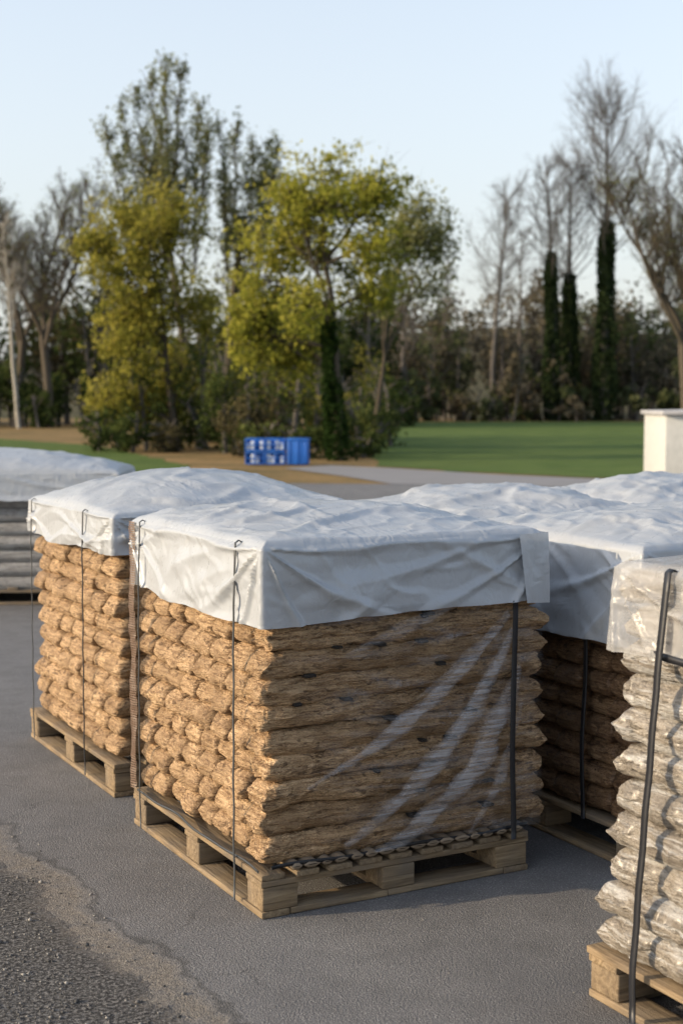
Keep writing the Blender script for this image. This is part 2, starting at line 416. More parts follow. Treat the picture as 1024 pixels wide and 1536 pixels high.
for k in range(1, 10):
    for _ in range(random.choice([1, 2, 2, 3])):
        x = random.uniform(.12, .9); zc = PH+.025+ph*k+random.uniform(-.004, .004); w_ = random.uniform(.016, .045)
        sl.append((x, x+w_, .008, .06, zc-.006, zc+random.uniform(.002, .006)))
V, F = boxes(sl); mk('gap_shade_boxes', V, F, MAT_GAP_SHADE, par, False, bevel=.002)  # solid dark boxes at the layer seams, painted shade of the gaps
zz = np.linspace(.16, 1.19, 160); yy = np.linspace(1.105, 1.165, 10)
Zg, Yg = np.meshgrid(zz, yy, indexing='ij')
Xg = -.012-.006*np.sin((Yg-1.105)/.06*np.pi)+.006*vn(Zg*9, Yg*20, 0*Zg, 5)+.003*vn(Zg*50, Yg*50, 0*Zg, 6)
i, k = np.meshgrid(np.arange(159), np.arange(9), indexing='ij'); a = i*10+k
mk('net_band', np.stack([Xg, Yg, Zg], -1).reshape(-1, 3), np.stack([a, a+1, a+11, a+10], -1).reshape(-1, 4), MAT_NET, par)
VV = []; FF = []; off = 0
x = .10
while x < .98:
    w = random.uniform(.035, .06)
    V, F, F2 = bag(.12, w, .026, 14, 16, er=.012)
    V = V[:, [1, 0, 2]]; V[:, 0] += fbm(V[:,0]*20, V[:,1]*20, V[:,2]*20+x*9)*.004
    V += np.array([x+w/2, .045, .160]); VV.append(V); FF.append(F[:, ::-1]+off); off += len(V); x += w+random.uniform(.0, .012)
mk('log_ends', np.concatenate(VV), np.concatenate(FF), MAT_LOG, par)
# stretch film on the front
nx_, nz_ = 260, 220
xs = np.linspace(.04, 1.08, nx_); zs = np.linspace(.165, .98, nz_)
Xg, Zg = np.meshgrid(xs, zs, indexing='ij')
st = np.zeros_like(Xg)
curves = [((.93, .91), (.60, .58), (.16, .41), .019), ((.95, .86), (.72, .43), (.30, .20), .027), ((.97, .72), (.86, .34), (.42, .155), .032), ((.70,.96),(.52,.9),(.30,.83),.014), ((.93,.93),(.80,.78),(.56,.66),.013), ((.99,.60),(.93,.35),(.78,.18),.013)]
for (p0, p1, p2, wd) in curves:
    best = np.full(Xg.shape, 9.0); bt = np.zeros_like(Xg)
    for t in np.linspace(0, 1, 70):
        cx = (1-t)**2*p0[0]+2*t*(1-t)*p1[0]+t*t*p2[0]; cz = (1-t)**2*p0[1]+2*t*(1-t)*p1[1]+t*t*p2[1]
        d = np.hypot(Xg-cx, Zg-cz); mm = d < best; best[mm] = d[mm]; bt[mm] = t
    ww = wd*(.35+1.1*np.sin(np.pi*np.clip(bt, .04, .97))**.8)*(1+.45*vn(Xg*12, Zg*12, 0*Xg, 31))
    st = np.maximum(st, np.clip(1.7-1.5*best/ww, 0, 1)**.7*(.5+.5*np.sin(np.pi*np.clip(bt, .05, .95)))*(.5 if wd < .016 else 1))
veil = np.clip((Xg-.06)/.35+.25*fbm(Xg*4, Zg*4, 0*Xg, 77, 2), 0, 1)*np.clip((1.08-Xg)/.05, 0, 1)
Yg = -.014+.008*vn(Xg*4, Zg*9, 0*Xg, 41)-.008*st-.003*vn(Xg*30+Zg*30, Zg*12-Xg*12, 0*Xg, 42)
i, k = np.meshgrid(np.arange(nx_-1), np.arange(nz_-1), indexing='ij'); a = i*nz_+k
mk('stretch_film', np.stack([Xg, Yg, Zg], -1).reshape(-1, 3), np.stack([a, a+nz_, a+nz_+1, a+1], -1).reshape(-1, 4), MAT_FILM, par, vattr={'streak': st.ravel(), 'veil': veil.ravel()})

# --- second stack (left, behind)
par = empty('firewood_bag_pallet', (-.943, 5.80, 0), ROT)
pallet(par, 1.2, 1.23)
bags(par, .03, 1.19, .03, 1.2, PH+.01, 1.165, 12, 7, MAT_BAG, 12)
hf = cover(par, .01, 1.22, .0, 1.215, 1.185, .13, .18, 34, MAT_COVER, crown_pos=(.5,.55))
strap_side(par, .34, hf, .01, 1.22, 1.185, .18, .010, MAT_STRAP, out=.025)
strap_side(par, 1.12, hf, .01, 1.22, 1.185, .18, .009, MAT_CORD, out=.025)

# --- stack right of the main one
x, y = W2(1.34, -.22)
par = empty('firewood_bag_pallet', (x, y, 0), ROT)
pallet(par, 1.2, 1.2)
bags(par, .03, 1.17, .03, 1.17, PH+.01, 1.11, 11, 7, MAT_BAG_BROWN, 13)
hf = cover(par, -.01, 1.2, -.01, 1.2, 1.145, .08, .35, 47, MAT_COVER, flare=.02, res=120, wr=1.25)
pts = [(-.01+.004*math.sin(q*12), .30+.005*math.sin(q*5), q) for q in np.linspace(.12, .9, 20)]
ribbon('strap', par, pts, (0, 1, 0), .022, .003, MAT_STRAP)

# --- stack behind it and further covered stacks
for (a, b, sd, zt, cr) in ((1.50, 1.12, 51, 1.13, .09), (2.72, .10, 52, 1.08, .10), (2.85, 1.45, 53, 1.12, .10)):
    x, y = W2(a, b)
    par = empty('firewood_bag_pallet', (x, y, 0), ROT+R(random.uniform(-1.5, 1.5)))
    pallet(par, 1.15, 1.2)
    bags(par, .03, 1.12, .03, 1.17, PH+.01, zt-.03, 10, 6, MAT_BAG_BROWN, sd)
    cover(par, -.005, 1.155, 0, 1.2, zt, cr, .3, sd, MAT_COVER, flare=.02, wr=1.5)

# --- front right stack
x, y = W2(.555, -.95)
LB = 1.25
par = empty('wrapped_wood_bag_pallet', (x+LB*sa_, y-LB*ca, 0), ROT)
pallet(par, 1.0, LB)
ln = (.06, -.02)
bags(par, .01, 1.0, .02, LB-.03, PH+.01, 1.20, 11, 5, MAT_BAG_GREY, 61, axis='b', hires=True, lean=ln, jit=.016, amp=.75)
hf = cover(par, -.012, 1.02, .0, LB-.012, 1.22, .05, .24, 63, MAT_COVER_CLEAR, lean=ln)
strap_side(par, LB-.235, hf, -.012, 1.02, 1.22, .24, .024, MAT_STRAP, lean=ln, out=.03)
pts = [(.03-.005*math.sin(q*9), q, .99-.01*math.sin(q*3)) for q in np.linspace(0, LB-.20, 20)]
ribbon('strap_side', par, pts, (0, 0, 1), .020, .003, MAT_STRAP)

# --- far left grey stack
par = empty('grey_sack_pallet', (-4.1, 11.3, 0), R(3))
pallet(par, 2.35, 1.2)
bags(par, .03, 2.28, .03, 1.17, PH-.03, 1.0, 8, 5, MAT_BAG_FAR, 71, amp=.6)
cover(par, .0, 2.32, -.01, 1.2, 1.08, .17, .23, 72, MAT_COVER, flare=.03)

# ------------------------------------------------------------ ground
def sheet(name, pts, z, mat):
    V = [(p[0], p[1], z) for p in pts]
    me = bpy.data.meshes.new(name); me.from_pydata(V, [], [list(range(len(V)))]); me.materials.append(mat)
    ob = bpy.data.objects.new(name, me); scene.collection.objects.link(ob); return ob
m = M('soil'); v = m.coord()
c = m.ramp(m.noise(v, .35, 6, .6), [(.3, (.11,.09,.04)), (.5, (.24,.155,.07)), (.7, (.34,.21,.095))])
c = m.mix(m.rng(m.noise(v, 4, 5, .7), .4, .65, 0, .5), c, (.09, .095, .035))
SOIL = m.done(m.pbr(c, .95, m.bump(m.noise(v, 8, 5), .6, .05), .1))
m = M('grass'); v = m.coord()
c = m.ramp(m.noise(v, .5, 6, .65), [(.3, (.058,.098,.024)), (.5, (.095,.148,.036)), (.72, (.15,.20,.052))])
c = m.mix(m.rng(m.noise(v, 22, 4, .7), .35, .7, 0, .55), c, (.045, .072, .022))
c = m.mix(m.rng(m.noise(m.coord((.25, 1.2, 1)), 1.0, 4, .6), .42, .62, 0, .5), c, (.12, .155, .045))
GRASS = m.done(m.pbr(c, .9, m.bump(m.noise(v, 25, 4, .7), .8, .05), .1))
m = M('asphalt'); v = m.coord()
tc = m.n('ShaderNodeTexCoord'); sx = m.n('ShaderNodeSeparateXYZ'); m.l(tc.outputs['Object'], sx.inputs[0])
big = m.noise(v, .9, 5, .6); mid = m.noise(v, 6, 5, .6); fine = m.noise(v, 130, 3, .7); agg = m.voro(v, 190)
asp = m.ramp(big, [(.3, (.155,.152,.154)), (.55, (.21,.206,.206)), (.75, (.27,.262,.255))])
asp = m.mix(m.rng(fine, .35, .66, 0, .72), asp, (.06, .06, .063))
asp = m.mix(m.rng(m.voro(v, 105), 0, .30, .85, 0), asp, (.48, .47, .45))
asp = m.mix(m.rng(mid, .48, .70, 0, .42), asp, (.10, .098, .097))
asp = m.mix(m.rng(m.noise(v, .45, 4, .6, .6), .50, .66, 0, .4), asp, (.10, .10, .104))
wv = m.math('ADD', m.math('MULTIPLY', m.math('SUBTRACT', m.noise(v, 2.2, 7, .62), .5), .40), m.math('MULTIPLY', m.math('SUBTRACT', mid, .5), .12))
d = m.math('ADD', m.math('ADD', sx.outputs[0], m.math('MULTIPLY', sx.outputs[1], .045)), wv)
sand_f = m.math('MULTIPLY', m.rng(d, -.39, -.44), m.rng(m.noise(v, 9, 6, .7), .34, .56, .3, .9))
grv_f = m.rng(d, -.53, -.60)
sand = m.ramp(m.noise(v, 60, 6, .8), [(.36, (.07,.062,.052)), (.5, (.19,.165,.135)), (.66, (.32,.285,.235))])
grv = m.ramp(m.noise(v, 80, 4, .8), [(.40, (.014,.014,.016)), (.5, (.085,.083,.083)), (.60, (.32,.31,.30))])
grv = m.mix(m.rng(m.noise(v, 1.7, 4), .5, .7, 0, .25), grv, (.17, .15, .12))
edge = m.math('MULTIPLY', m.rng(d, -.365, -.39), m.rng(d, -.405, -.39))
nz = m.n('ShaderNodeTexNoise'); m.l(v, nz.inputs['Vector']); nz.inputs['Scale'].default_value = 5; nz.inputs['Detail'].default_value = 8; nz.inputs['Roughness'].default_value = .68
dv = m.n('ShaderNodeMix', data_type='VECTOR'); dv.inputs[0].default_value = .15; m.l(v, dv.inputs[4]); m.l(nz.outputs['Color'], dv.inputs[5])
cr = m.voro(dv.outputs[1], 2.0, 'DISTANCE_TO_EDGE')
crack = m.math('MULTIPLY', m.math('MULTIPLY', m.rng(cr, 0, .009, 1, 0), m.rng(d, .15, -.2)), m.rng(m.noise(v, 2.5, 3), .42, .54))
c = m.mix(m.math('MULTIPLY', crack, .65), asp, (.035, .035, .035))
c = m.mix(sand_f, c, sand); c = m.mix(m.math('MULTIPLY', edge, .6), c, (.045, .042, .038)); c = m.mix(grv_f, c, grv)
hgt = m.math('MULTIPLY', m.math('ADD', fine, m.math('MULTIPLY', agg, .6)), .7)
hgt = m.math('ADD', hgt, m.math('MULTIPLY', grv_f, m.math('MULTIPLY', m.noise(v, 60, 5, .8), 5.5)))
hgt = m.math('ADD', hgt, m.math('MULTIPLY', sand_f, -.8))
ASPH = m.done(m.pbr(c, m.rng(mid, .3, .7, .68, .86), m.bump(hgt, .9, .008), .35))
m = M('road'); v = m.coord()
c = m.mix(m.noise(v, .7, 6, .6), (.18,.178,.18), (.26,.25,.25))
ROAD = m.done(m.pbr(c, .85, None, .3))
sheet('ground', [(-900,-300),(900,-300),(900,1500),(-900,1500)], -.012, SOIL)
def inv(x, y): dx, dy = x-Fx, y-Fy; return (dx*ca+dy*sa_, -dx*sa_+dy*ca)
yard = sheet('asphalt_yard', [inv(*p) for p in [(-40,-10),(40,-10),(40,26.5),(9,26.5),(4,27.3),(1,28),(-3,28.5),(-7,27.6),(-14,27),(-40,27)]], 0, ASPH)
yard.location = (Fx, Fy, 0); yard.rotation_euler = (0, 0, ROT)
sheet('road', [(1.0,28.0),(4,27.2),(9,26.3),(60,26.0),(60,27.0),(8,28.3),(6.3,28.9),(3.5,31.5),(1.2,34.5),(-.3,36.0),(-1.4,34.5),(0,31)], .004, ROAD)
def wavy(pts, n=14, amp=.25, s=3):
    out = []
    for i in range(len(pts)):
        p, q = pts[i], pts[(i+1) % len(pts)]
        for t in range(n):
            t /= n; x = p[0]+(q[0]-p[0])*t; y = p[1]+(q[1]-p[1])*t
            out.append((x+float(vn(x*1.3, y*1.3, 0, s))*amp, y+float(vn(x*1.3, y*1.3, 5, s))*amp))
    return out
GP1 = wavy([(-45,29),(-9,29.5),(-5.2,31),(-3.6,35),(-6,43),(-9.5,53),(-15.5,62),(-45,70)], s=3)
GP2 = wavy([(.9,35.8),(2.5,33.2),(6.5,29.3),(9,28.7),(80,27.6),(110,108),(3.6,108),(1.2,60)], s=4)
sheet('grass_verge', GP1, 0.0, GRASS); sheet('grass_field', GP2, 0.0, GRASS)

# gravel pebbles on the rough edge
n = 11000
ga = rng.uniform(-2.3, -.40, n); gb = rng.uniform(-2.4, 2.2, n)
keep = (ga < -.58+.14*vn(ga*4, gb*4, 0, 2)) | (rng.random(n) < .16); ga, gb = ga[keep], gb[keep]
gl = 260; ga = np.concatenate([ga, rng.uniform(-.4, 1.6, gl)]); gb = np.concatenate([gb, rng.uniform(-2.2, -.05, gl)]); n = len(ga)
sz = rng.uniform(.0016, .0055, n)*(1+rng.random(n)**6*1.6); sz[-gl:] *= .6
O = np.array([[1,0,0],[-.9,.1,0],[0,1,0],[.1,-1,0],[0,0,.7],[0,0,-.7]], float)
OF = np.array([[0,2,4],[2,1,4],[1,3,4],[3,0,4],[2,0,5],[1,2,5],[3,1,5],[0,3,5]])
th = rng.uniform(0, 6.28, n)
V = O[None]*(sz[:, None, None]*rng.uniform(.6, 1.3, (n, 6, 3)))
Vx = V[..., 0]*np.cos(th)[:, None]-V[..., 1]*np.sin(th)[:, None]; Vy = V[..., 0]*np.sin(th)[:, None]+V[..., 1]*np.cos(th)[:, None]
V = np.stack([Vx+ga[:, None], Vy+gb[:, None], V[..., 2]+sz[:, None]*.3], -1).reshape(-1, 3)
F = (OF[None]+6*np.arange(n)[:, None, None]).reshape(-1, 3)
m = M('gravel'); gi = m.n('ShaderNodeNewGeometry')
GR = m.done(m.pbr(m.ramp(gi.outputs['Random Per Island'], [(0, (.04,.04,.04)), (.6, (.13,.125,.12)), (1, (.34,.32,.29))]), .85))
g = mk('gravel', V, F, GR, None, False); g.location = (Fx, Fy, 0); g.rotation_euler = (0, 0, ROT)

# hill beyond the woods
xs = np.linspace(-400, 400, 90); ys = np.linspace(128, 420, 24)
X, Y = np.meshgrid(xs, ys, indexing='ij')
Z = np.clip((Y-128)/60, 0, 1)**.8*(10+2.5*fbm(X*.02, Y*.01, 0*X, 3)+np.clip((X-10)/50, -1, 1)*1.0)-.1
i, k = np.meshgrid(np.arange(89), np.arange(23), indexing='ij'); a = i*24+k
m = M('hill_scrub'); v = m.coord()
c = m.ramp(m.noise(v, .25, 6, .7), [(.3, (.05,.05,.032)), (.5, (.085,.08,.05)), (.7, (.13,.11,.07))])
mk('hill', np.stack([X, Y, Z], -1).reshape(-1, 3), np.stack([a, a+24, a+25, a+1], -1).reshape(-1, 4), m.done(m.pbr(c, .95, None, .05)))

# ------------------------------------------------------------ trees
def leaf_mat(name, trans=.42):
    m = M(name); at = m.n('ShaderNodeAttribute'); at.attribute_name = 'tint'
    d = m.n('ShaderNodeBsdfDiffuse'); t = m.n('ShaderNodeBsdfTranslucent')
    m.l(at.outputs['Color'], d.inputs[0]); m.l(at.outputs['Color'], t.inputs[0])
    mx = m.n('ShaderNodeMixShader'); mx.inputs[0].default_value = trans
    m.l(d.outputs[0], mx.inputs[1]); m.l(t.outputs[0], mx.inputs[2]); return m.done(mx.outputs[0])
LEAF = leaf_mat('leaves')
def bark(name, col):
    m = M(name); v = m.coord((1, 1, .25))
    c = m.mix(m.noise(v, 12, 5, .65), tuple(q*.5 for q in col), tuple(q*1.4 for q in col))
    return m.done(m.pbr(c, .9, None, .1))
BARK = bark('bark', (.085, .072, .056)); BARK_PALE = bark('pale_bark', (.34, .32, .28)); BARK_FAR = bark('grey_bark', (.125, .114, .104))
def tubes(S, sides=5):
    P0 = np.array([s[0] for s in S], float); P1 = np.array([s[1] for s in S], float)
    r0 = np.array([s[2] for s in S]); r1 = np.array([s[3] for s in S])
    d = P1-P0; d /= np.linalg.norm(d, axis=1)[:, None]+1e-9
    ref = np.where(np.abs(d[:, 2:3]) > .9, np.array([[1., 0, 0]]), np.array([[0, 0, 1.]]))
    u = np.cross(d, ref); u /= np.linalg.norm(u, axis=1)[:, None]+1e-9; w = np.cross(d, u)
    ang = np.arange(sides)/sides*2*np.pi
    ring = u[:, None]*np.cos(ang)[None, :, None]+w[:, None]*np.sin(ang)[None, :, None]
    V = np.concatenate([P0[:, None]+ring*r0[:, None, None], P1[:, None]+ring*r1[:, None, None]], 1)
    k = np.arange(sides); f = np.stack([k, (k+1) % sides, sides+(k+1) % sides, sides+k], -1)
    F = (f[None]+(2*sides*np.arange(len(S)))[:, None, None]).reshape(-1, 4)
    return V.reshape(-1, 3), F
def leafquads(C, size, tint):
    n = len(C); a = rng.normal(size=(n, 3)); a /= np.linalg.norm(a, axis=1)[:, None]
    b = np.cross(a, rng.normal(size=(n, 3))); b /= np.linalg.norm(b, axis=1)[:, None]
    s = (size*rng.uniform(.6, 1.3, n))[:, None]
    V = np.stack([C-a*s, C+b*s*.6, C+a*s, C-b*s*.6], 1).reshape(-1, 3)
    return V, np.arange(4*n).reshape(-1, 4), tint
def limb(S, p0, p1, r0, r1, n=6, wob=.08, sag=0.0):
    p0 = np.array(p0, float); p1 = np.array(p1, float); L = np.linalg.norm(p1-p0)
    mid = (p0+p1)/2+np.array([0, 0, -sag*L])+rng.normal(size=3)*wob*L
    pts = []
    for t in np.linspace(0, 1, n+1): pts.append((1-t)**2*p0+2*t*(1-t)*mid+t*t*p1+(rng.normal(size=3)*wob*.12*L if 0 < t < 1 else 0))
    for i in range(n):
        ra = r0+(r1-r0)*i/n; rb = r0+(r1-r0)*(i+1)/n
        S.append((pts[i], pts[i+1], ra, rb))
    return pts
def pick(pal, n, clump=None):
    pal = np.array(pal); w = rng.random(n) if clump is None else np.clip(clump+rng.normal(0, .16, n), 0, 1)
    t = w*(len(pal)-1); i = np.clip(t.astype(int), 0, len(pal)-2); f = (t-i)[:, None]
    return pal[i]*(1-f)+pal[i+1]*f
def ivy(base, top, r, n):
    base = np.array(base); top = np.array(top); t = rng.random(n)**.85
    th = rng.uniform(0, 6.28, n); rr = r*(1.05-.6*t)*(.75+.55*vn(t*9, np.cos(th)*1.5, np.sin(th)*1.5, 3))*rng.uniform(.6, 1.15, n)
    return base+(top-base)*t[:, None]+np.stack([np.cos(th)*rr, np.sin(th)*rr, rng.normal(0, .1, n)], -1)
def leafy(name, x, y, lobes, tr, pal, leaf=.07, tips=26, per=42, spread=.30, dy=1.0, ivyh=0, ivyr=.4, trunk_top=None, bk=BARK):
    S = []; anchors = []; cl = []
    cz = np.mean([l[1] for l in lobes]); cx = np.mean([l[0] for l in lobes])
    tt = trunk_top if trunk_top else (x+(cx-x)*.5, cz)
    tp = limb(S, (x, y, -.05), (tt[0], y, tt[1]), tr, tr*.45, 9, .04)
    for l in lobes:
        lx, lz, rx, rz = l[:4]; dens = l[4] if len(l) > 4 else 1
        c = np.array([lx, y+rng.uniform(-1, 1)*dy, lz])
        cands = [p for p in tp if p[2] < lz-.2*rz] or tp[:2]
        p0 = cands[-1] if rng.random() < .6 else cands[len(cands)*2//3]
        lp = limb(S, p0, c+np.array([0, 0, rz*.3]), tr*.42, tr*.12, 7, .09)
        n = int(tips*dens)
        for _ in range(n):
            q = rng.normal(size=3); q /= np.linalg.norm(q); q *= rng.uniform(.25, 1.12)
            tip = c+q*np.array([rx, (rx+rz)/2*.9, rz])
            st = lp[rng.integers(3, len(lp))]
            tw = limb(S, st, tip, tr*.09, tr*.025, 4, .12)
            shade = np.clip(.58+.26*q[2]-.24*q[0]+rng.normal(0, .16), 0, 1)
            for f, k in ((1.0, .6), (.7, .4)):
                pt = np.array(tw[-1])*f+np.array(tw[1])*(1-f)
                m_ = int(per*k*rng.uniform(.3, 1.5))
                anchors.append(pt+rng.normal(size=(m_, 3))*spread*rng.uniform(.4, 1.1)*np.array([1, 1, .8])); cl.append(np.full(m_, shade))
            for _k in range(3):
                e = tip+rng.normal(size=3)*spread*1.1; S.append((tip, e, tr*.025, tr*.010))
    C = np.concatenate(anchors); cl = np.concatenate(cl)
    par = empty(name, (x, y, 0)); off = np.array([x, y, 0])
    V, F = tubes(S); mk('trunk_and_limbs', V-off, F, bk, par)
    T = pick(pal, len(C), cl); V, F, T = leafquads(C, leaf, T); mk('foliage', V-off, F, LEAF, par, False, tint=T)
    if ivyh:
        C = ivy((x, y, 0), (x+(tt[0]-x)*min(1, ivyh/tt[1]), y, ivyh), ivyr, 4500)
        V, F, T = leafquads(C, .07, pick([(.014,.028,.009),(.038,.068,.018)], len(C))); mk('ivy', V-off, F, LEAF, par, False, tint=T)
def poplar(name, x, y, spires, tr, pal, fork, leaf=.072, per=5):
    """several upright leaders, each carrying ascending sprays with sparse young leaves"""
    S = []; A = []; cl = []
    tp = limb(S, (x, y, -.05), (fork[0], y, fork[1]), tr, tr*.55, 8, .03)
    for (sx, top, low, wid) in spires:
        b = tp[rng.integers(4, len(tp))]; sy = y+rng.uniform(-1.3, 1.3)
        k = np.array([sx+(b[0]-sx)*.35, sy, low]); lp = limb(S, b, k, tr*.30, tr*.20, 5, .05)
        up = limb(S, k, (sx, sy, top), tr*.20, .010, 10, .02)
        n = int((top-low)*8)
        for _ in range(n):
            t = rng.random()**.8; f = t*10; i = min(int(f), 9); p = up[i]+(up[i+1]-up[i])*(f-i)
            a = rng.uniform(0, 6.28); L = wid*(1.15-.75*t)*rng.uniform(.5, 1.35)
            e = p+np.array([math.cos(a)*L*.85, math.sin(a)*L*.85, L*rng.uniform(.9, 2.1)])
            tw = limb(S, p, e, .020, .007, 4, .08)
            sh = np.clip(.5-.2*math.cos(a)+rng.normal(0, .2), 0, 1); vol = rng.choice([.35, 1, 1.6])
            for q in tw[1:]:
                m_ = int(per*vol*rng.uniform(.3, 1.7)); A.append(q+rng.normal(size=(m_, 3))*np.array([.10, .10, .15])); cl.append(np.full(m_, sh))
    C = np.concatenate(A); cl = np.concatenate(cl); off = np.array([x, y, 0]); par = empty(name, (x, y, 0))
    V, F = tubes(S, 4); mk('trunk_and_limbs', V-off, F, BARK, par)
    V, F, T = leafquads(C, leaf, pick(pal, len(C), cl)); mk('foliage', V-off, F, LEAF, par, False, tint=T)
YEL = [(.07,.085,.018), (.18,.20,.032), (.30,.30,.048), (.40,.37,.07)]
YEL2 = [(.075,.078,.020), (.18,.18,.032), (.30,.275,.052), (.37,.33,.075)]
OLV = [(.09,.105,.045), (.165,.18,.075), (.27,.27,.115)]
leafy('ivy_clad_tree', -.1, 39, [(-.3,7.6,1.6,1.1),(-1.4,7.0,.9,.9),(-1.75,6.0,1.0,1.1),(.9,7.1,.9,.9),(-2.05,4.75,1.1,1.2),(-.6,5.7,1.2,1.0,.8),(1.0,5.7,.8,.8,.7),(-2.3,3.2,.8,.9),(-1.2,2.8,.9,1.1,.9),(-2.5,3.9,.7,.7),(-.4,6.8,1.3,.9,.9),(.9,4.6,.9,.9,.7),(-.9,4.2,1.0,.9,.7)],
      .16, YEL, ivyh=4.0, ivyr=.40, tips=38, per=50, leaf=.070, spread=.23)
leafy('leaning_tree', .95, 46, [(2.3,7.7,1.1,1.0),(3.1,6.8,.8,.9),(1.6,6.5,1.0,1.0,.9),(2.75,5.5,.9,.8,.7),(2.2,6.8,.9,.8),(1.5,5.2,.8,.8,.6)], .10, OLV+[(.30,.29,.08)], leaf=.070, tips=36, per=38, trunk_top=(1.5, 4.6), spread=.26)
leafy('yellow_green_tree', -5.4, 47, [(-6.9,7.7,1.4,1.0),(-5.5,7.5,1.2,1.2),(-8.0,6.6,.7,1.0),(-7.3,5.6,1.2,1.4),(-5.8,5.2,1.4,1.4),(-6.9,3.4,1.3,1.2),(-5.3,2.7,1.1,1.4,.8),(-7.5,1.6,.9,.9),(-4.5,4.7,.7,1.5,.8),(-6.3,1.5,1.0,.9),(-6.4,6.6,1.3,1.1),(-6.6,4.3,1.4,1.2)],
      .15, YEL2, leaf=.078, tips=40, per=46, spread=.28)
poplar('tall_poplar_tree', -5.8, 58, [(-9.4,12.6,7.5,.9),(-9.0,13.6,8.5,.85),(-8.4,14.4,8.5,.8),(-7.7,14.9,9,.85),(-7.0,15.1,9,.85),(-6.4,14.6,8,.85),(-5.8,13.5,7.5,.8),(-8.0,12.2,7,1.1),(-7.1,12.4,7,1.1),(-6.2,11.8,6,1.1),(-5.3,12.2,6.5,.8),(-8.8,10.8,6.5,1.0),(-7.5,11,7,1.1)], .20, OLV, (-7.0, 9.0), per=6)
poplar('tall_poplar_tree', -4.9, 60, [(-5.0,12.8,7.0,.7),(-4.4,13.0,7.5,.75),(-3.7,12.7,7.5,.75),(-3.1,12.4,7.5,.7),(-2.6,11.8,8,.6),(-4.9,10.5,5.5,.9),(-3.9,11.0,6,.9),(-3.2,10.2,6,.8),(-2.9,11.2,7,.8),(-2.3,10.6,6.5,.7),(-4.2,9.2,5,1.0)], .19, OLV, (-4.2, 8.5), per=6)

def bare(name, x, y, H, tr, wid=.2, lean=0, seed=0, ivyh=0, ivyr=.8, bk=BARK_FAR, low=.3, nb=46, leaders=1, leaves=None):
    """winter tree: tapering leader(s) with ascending side branches and fine twigs"""
    r = np.random.default_rng(seed); S = []; tips = []
    def path(p0, d, L, r0, r1, n, wob, up):
        pts = [p0]; d = d/np.linalg.norm(d)
        for i in range(n):
            d = d+r.normal(size=3)*wob+np.array([0, 0, up]); d /= np.linalg.norm(d); pts.append(pts[-1]+d*L/n)
            S.append((pts[-2], pts[-1], r0+(r1-r0)*i/n, r0+(r1-r0)*(i+1)/n))
        return pts
    leads = []
    base = path(np.array([0, 0, -.05]), np.array([lean, 0, 1.]), H*(.35 if leaders > 1 else 1), tr, tr*.75 if leaders > 1 else .03, 12, .025, .02)
    if leaders > 1:
        for k in range(leaders):
            a = k*6.28/leaders+r.uniform(0, 1)
            q = np.array([math.cos(a)*.5+lean*1.2, math.sin(a)*.5, 1.0])
            leads.append((path(base[-1-(k % 2)*2], q, H*r.uniform(.55, .66), tr*.5, .03, 12, .06, .05), 0.12))
    else: leads = [(base, low)]
    for pts, lo in leads:
        n = len(pts)-1; nbb = nb if leaders == 1 else nb//leaders+6
        for b in range(nbb):
            t = lo+(1-lo)*r.random()**.85; f = t*n; i = min(int(f), n-1); p = pts[i]+(pts[i+1]-pts[i])*(f-i)
            a = r.uniform(0, 6.28); L = H*wid*(1.05-.65*((t-lo)/(1-lo)))*r.uniform(.55, 1.25)
            tilt = r.uniform(.55, 1.15) if leaders == 1 else r.uniform(.5, .95)
            d = np.array([math.cos(a)*math.sin(tilt), math.sin(a)*math.sin(tilt), math.cos(tilt)])
            rb = tr*.16*(1.1-t)+.016
            bp = path(p, d, L, rb, .012, 6, .09, .09)
            for _ in range(9):
                i2 = r.integers(1, 6); d2 = bp[i2+1]-bp[i2]; d2 = d2/np.linalg.norm(d2)+r.normal(size=3)*.42
                tp = path(bp[i2], d2, L*r.uniform(.25, .5), .012, .007, 3, .1, .08); tips.append(tp[-1])
                for _ in range(3):
                    d3 = (tp[2]-tp[1]); d3 = d3/np.linalg.norm(d3)+r.normal(size=3)*.5
                    path(tp[r.integers(1, 3)], d3, L*r.uniform(.16, .34), .008, .005, 2, .1, .08)
    V, F = tubes(S, 4)
    par = empty(name, (x, y, 0))
    mk('trunk_and_branches', V, F, bk, par)
    if ivyh:
        k = ivyh/H
        C = ivy((0, 0, 0), base[int(len(base)*k)]*np.array([1, 1, 0])+np.array([0, 0, ivyh]), ivyr, 5200)
        Vv, Ff, T = leafquads(C, .20, pick([(.018,.030,.014),(.055,.078,.032)], len(C))); mk('ivy', Vv, Ff, LEAF, par, False, tint=T)
    if leaves:
        C = np.repeat(np.array(tips), leaves[0], 0); C = C+rng.normal(size=C.shape)*leaves[1]
        Vv, Ff, T = leafquads(C, leaves[2], pick(leaves[3], len(C))); mk('foliage', Vv, Ff, LEAF, par, False, tint=T)
bare('bare_tree', 11.8, 113, 17.5, .26, .27, seed=3, low=.42, nb=50)
bare('ivy_clad_bare_tree', 16.6, 112, 19.5, .40, .25, seed=5, ivyh=13.0, ivyr=.85, low=.45, nb=50)
bare('ivy_clad_bare_tree', 18.4, 114, 20.0, .40, .25, seed=8, ivyh=11.5, ivyr=.95, low=.45, nb=50)
bare('ivy_clad_bare_tree', 20.6, 112, 25.0, .50, .27, seed=12, ivyh=15.5, ivyr=1.15, low=.5, nb=86)
bare('bare_tree', 20.4, 84, 16.5, .36, .20, lean=-.10, seed=21, leaders=5, nb=120, bk=BARK, leaves=(2, .25, .07, OLV))
bare('bare_tree', 22.6, 90, 19.0, .38, .20, seed=22, leaders=4, nb=100, bk=BARK)
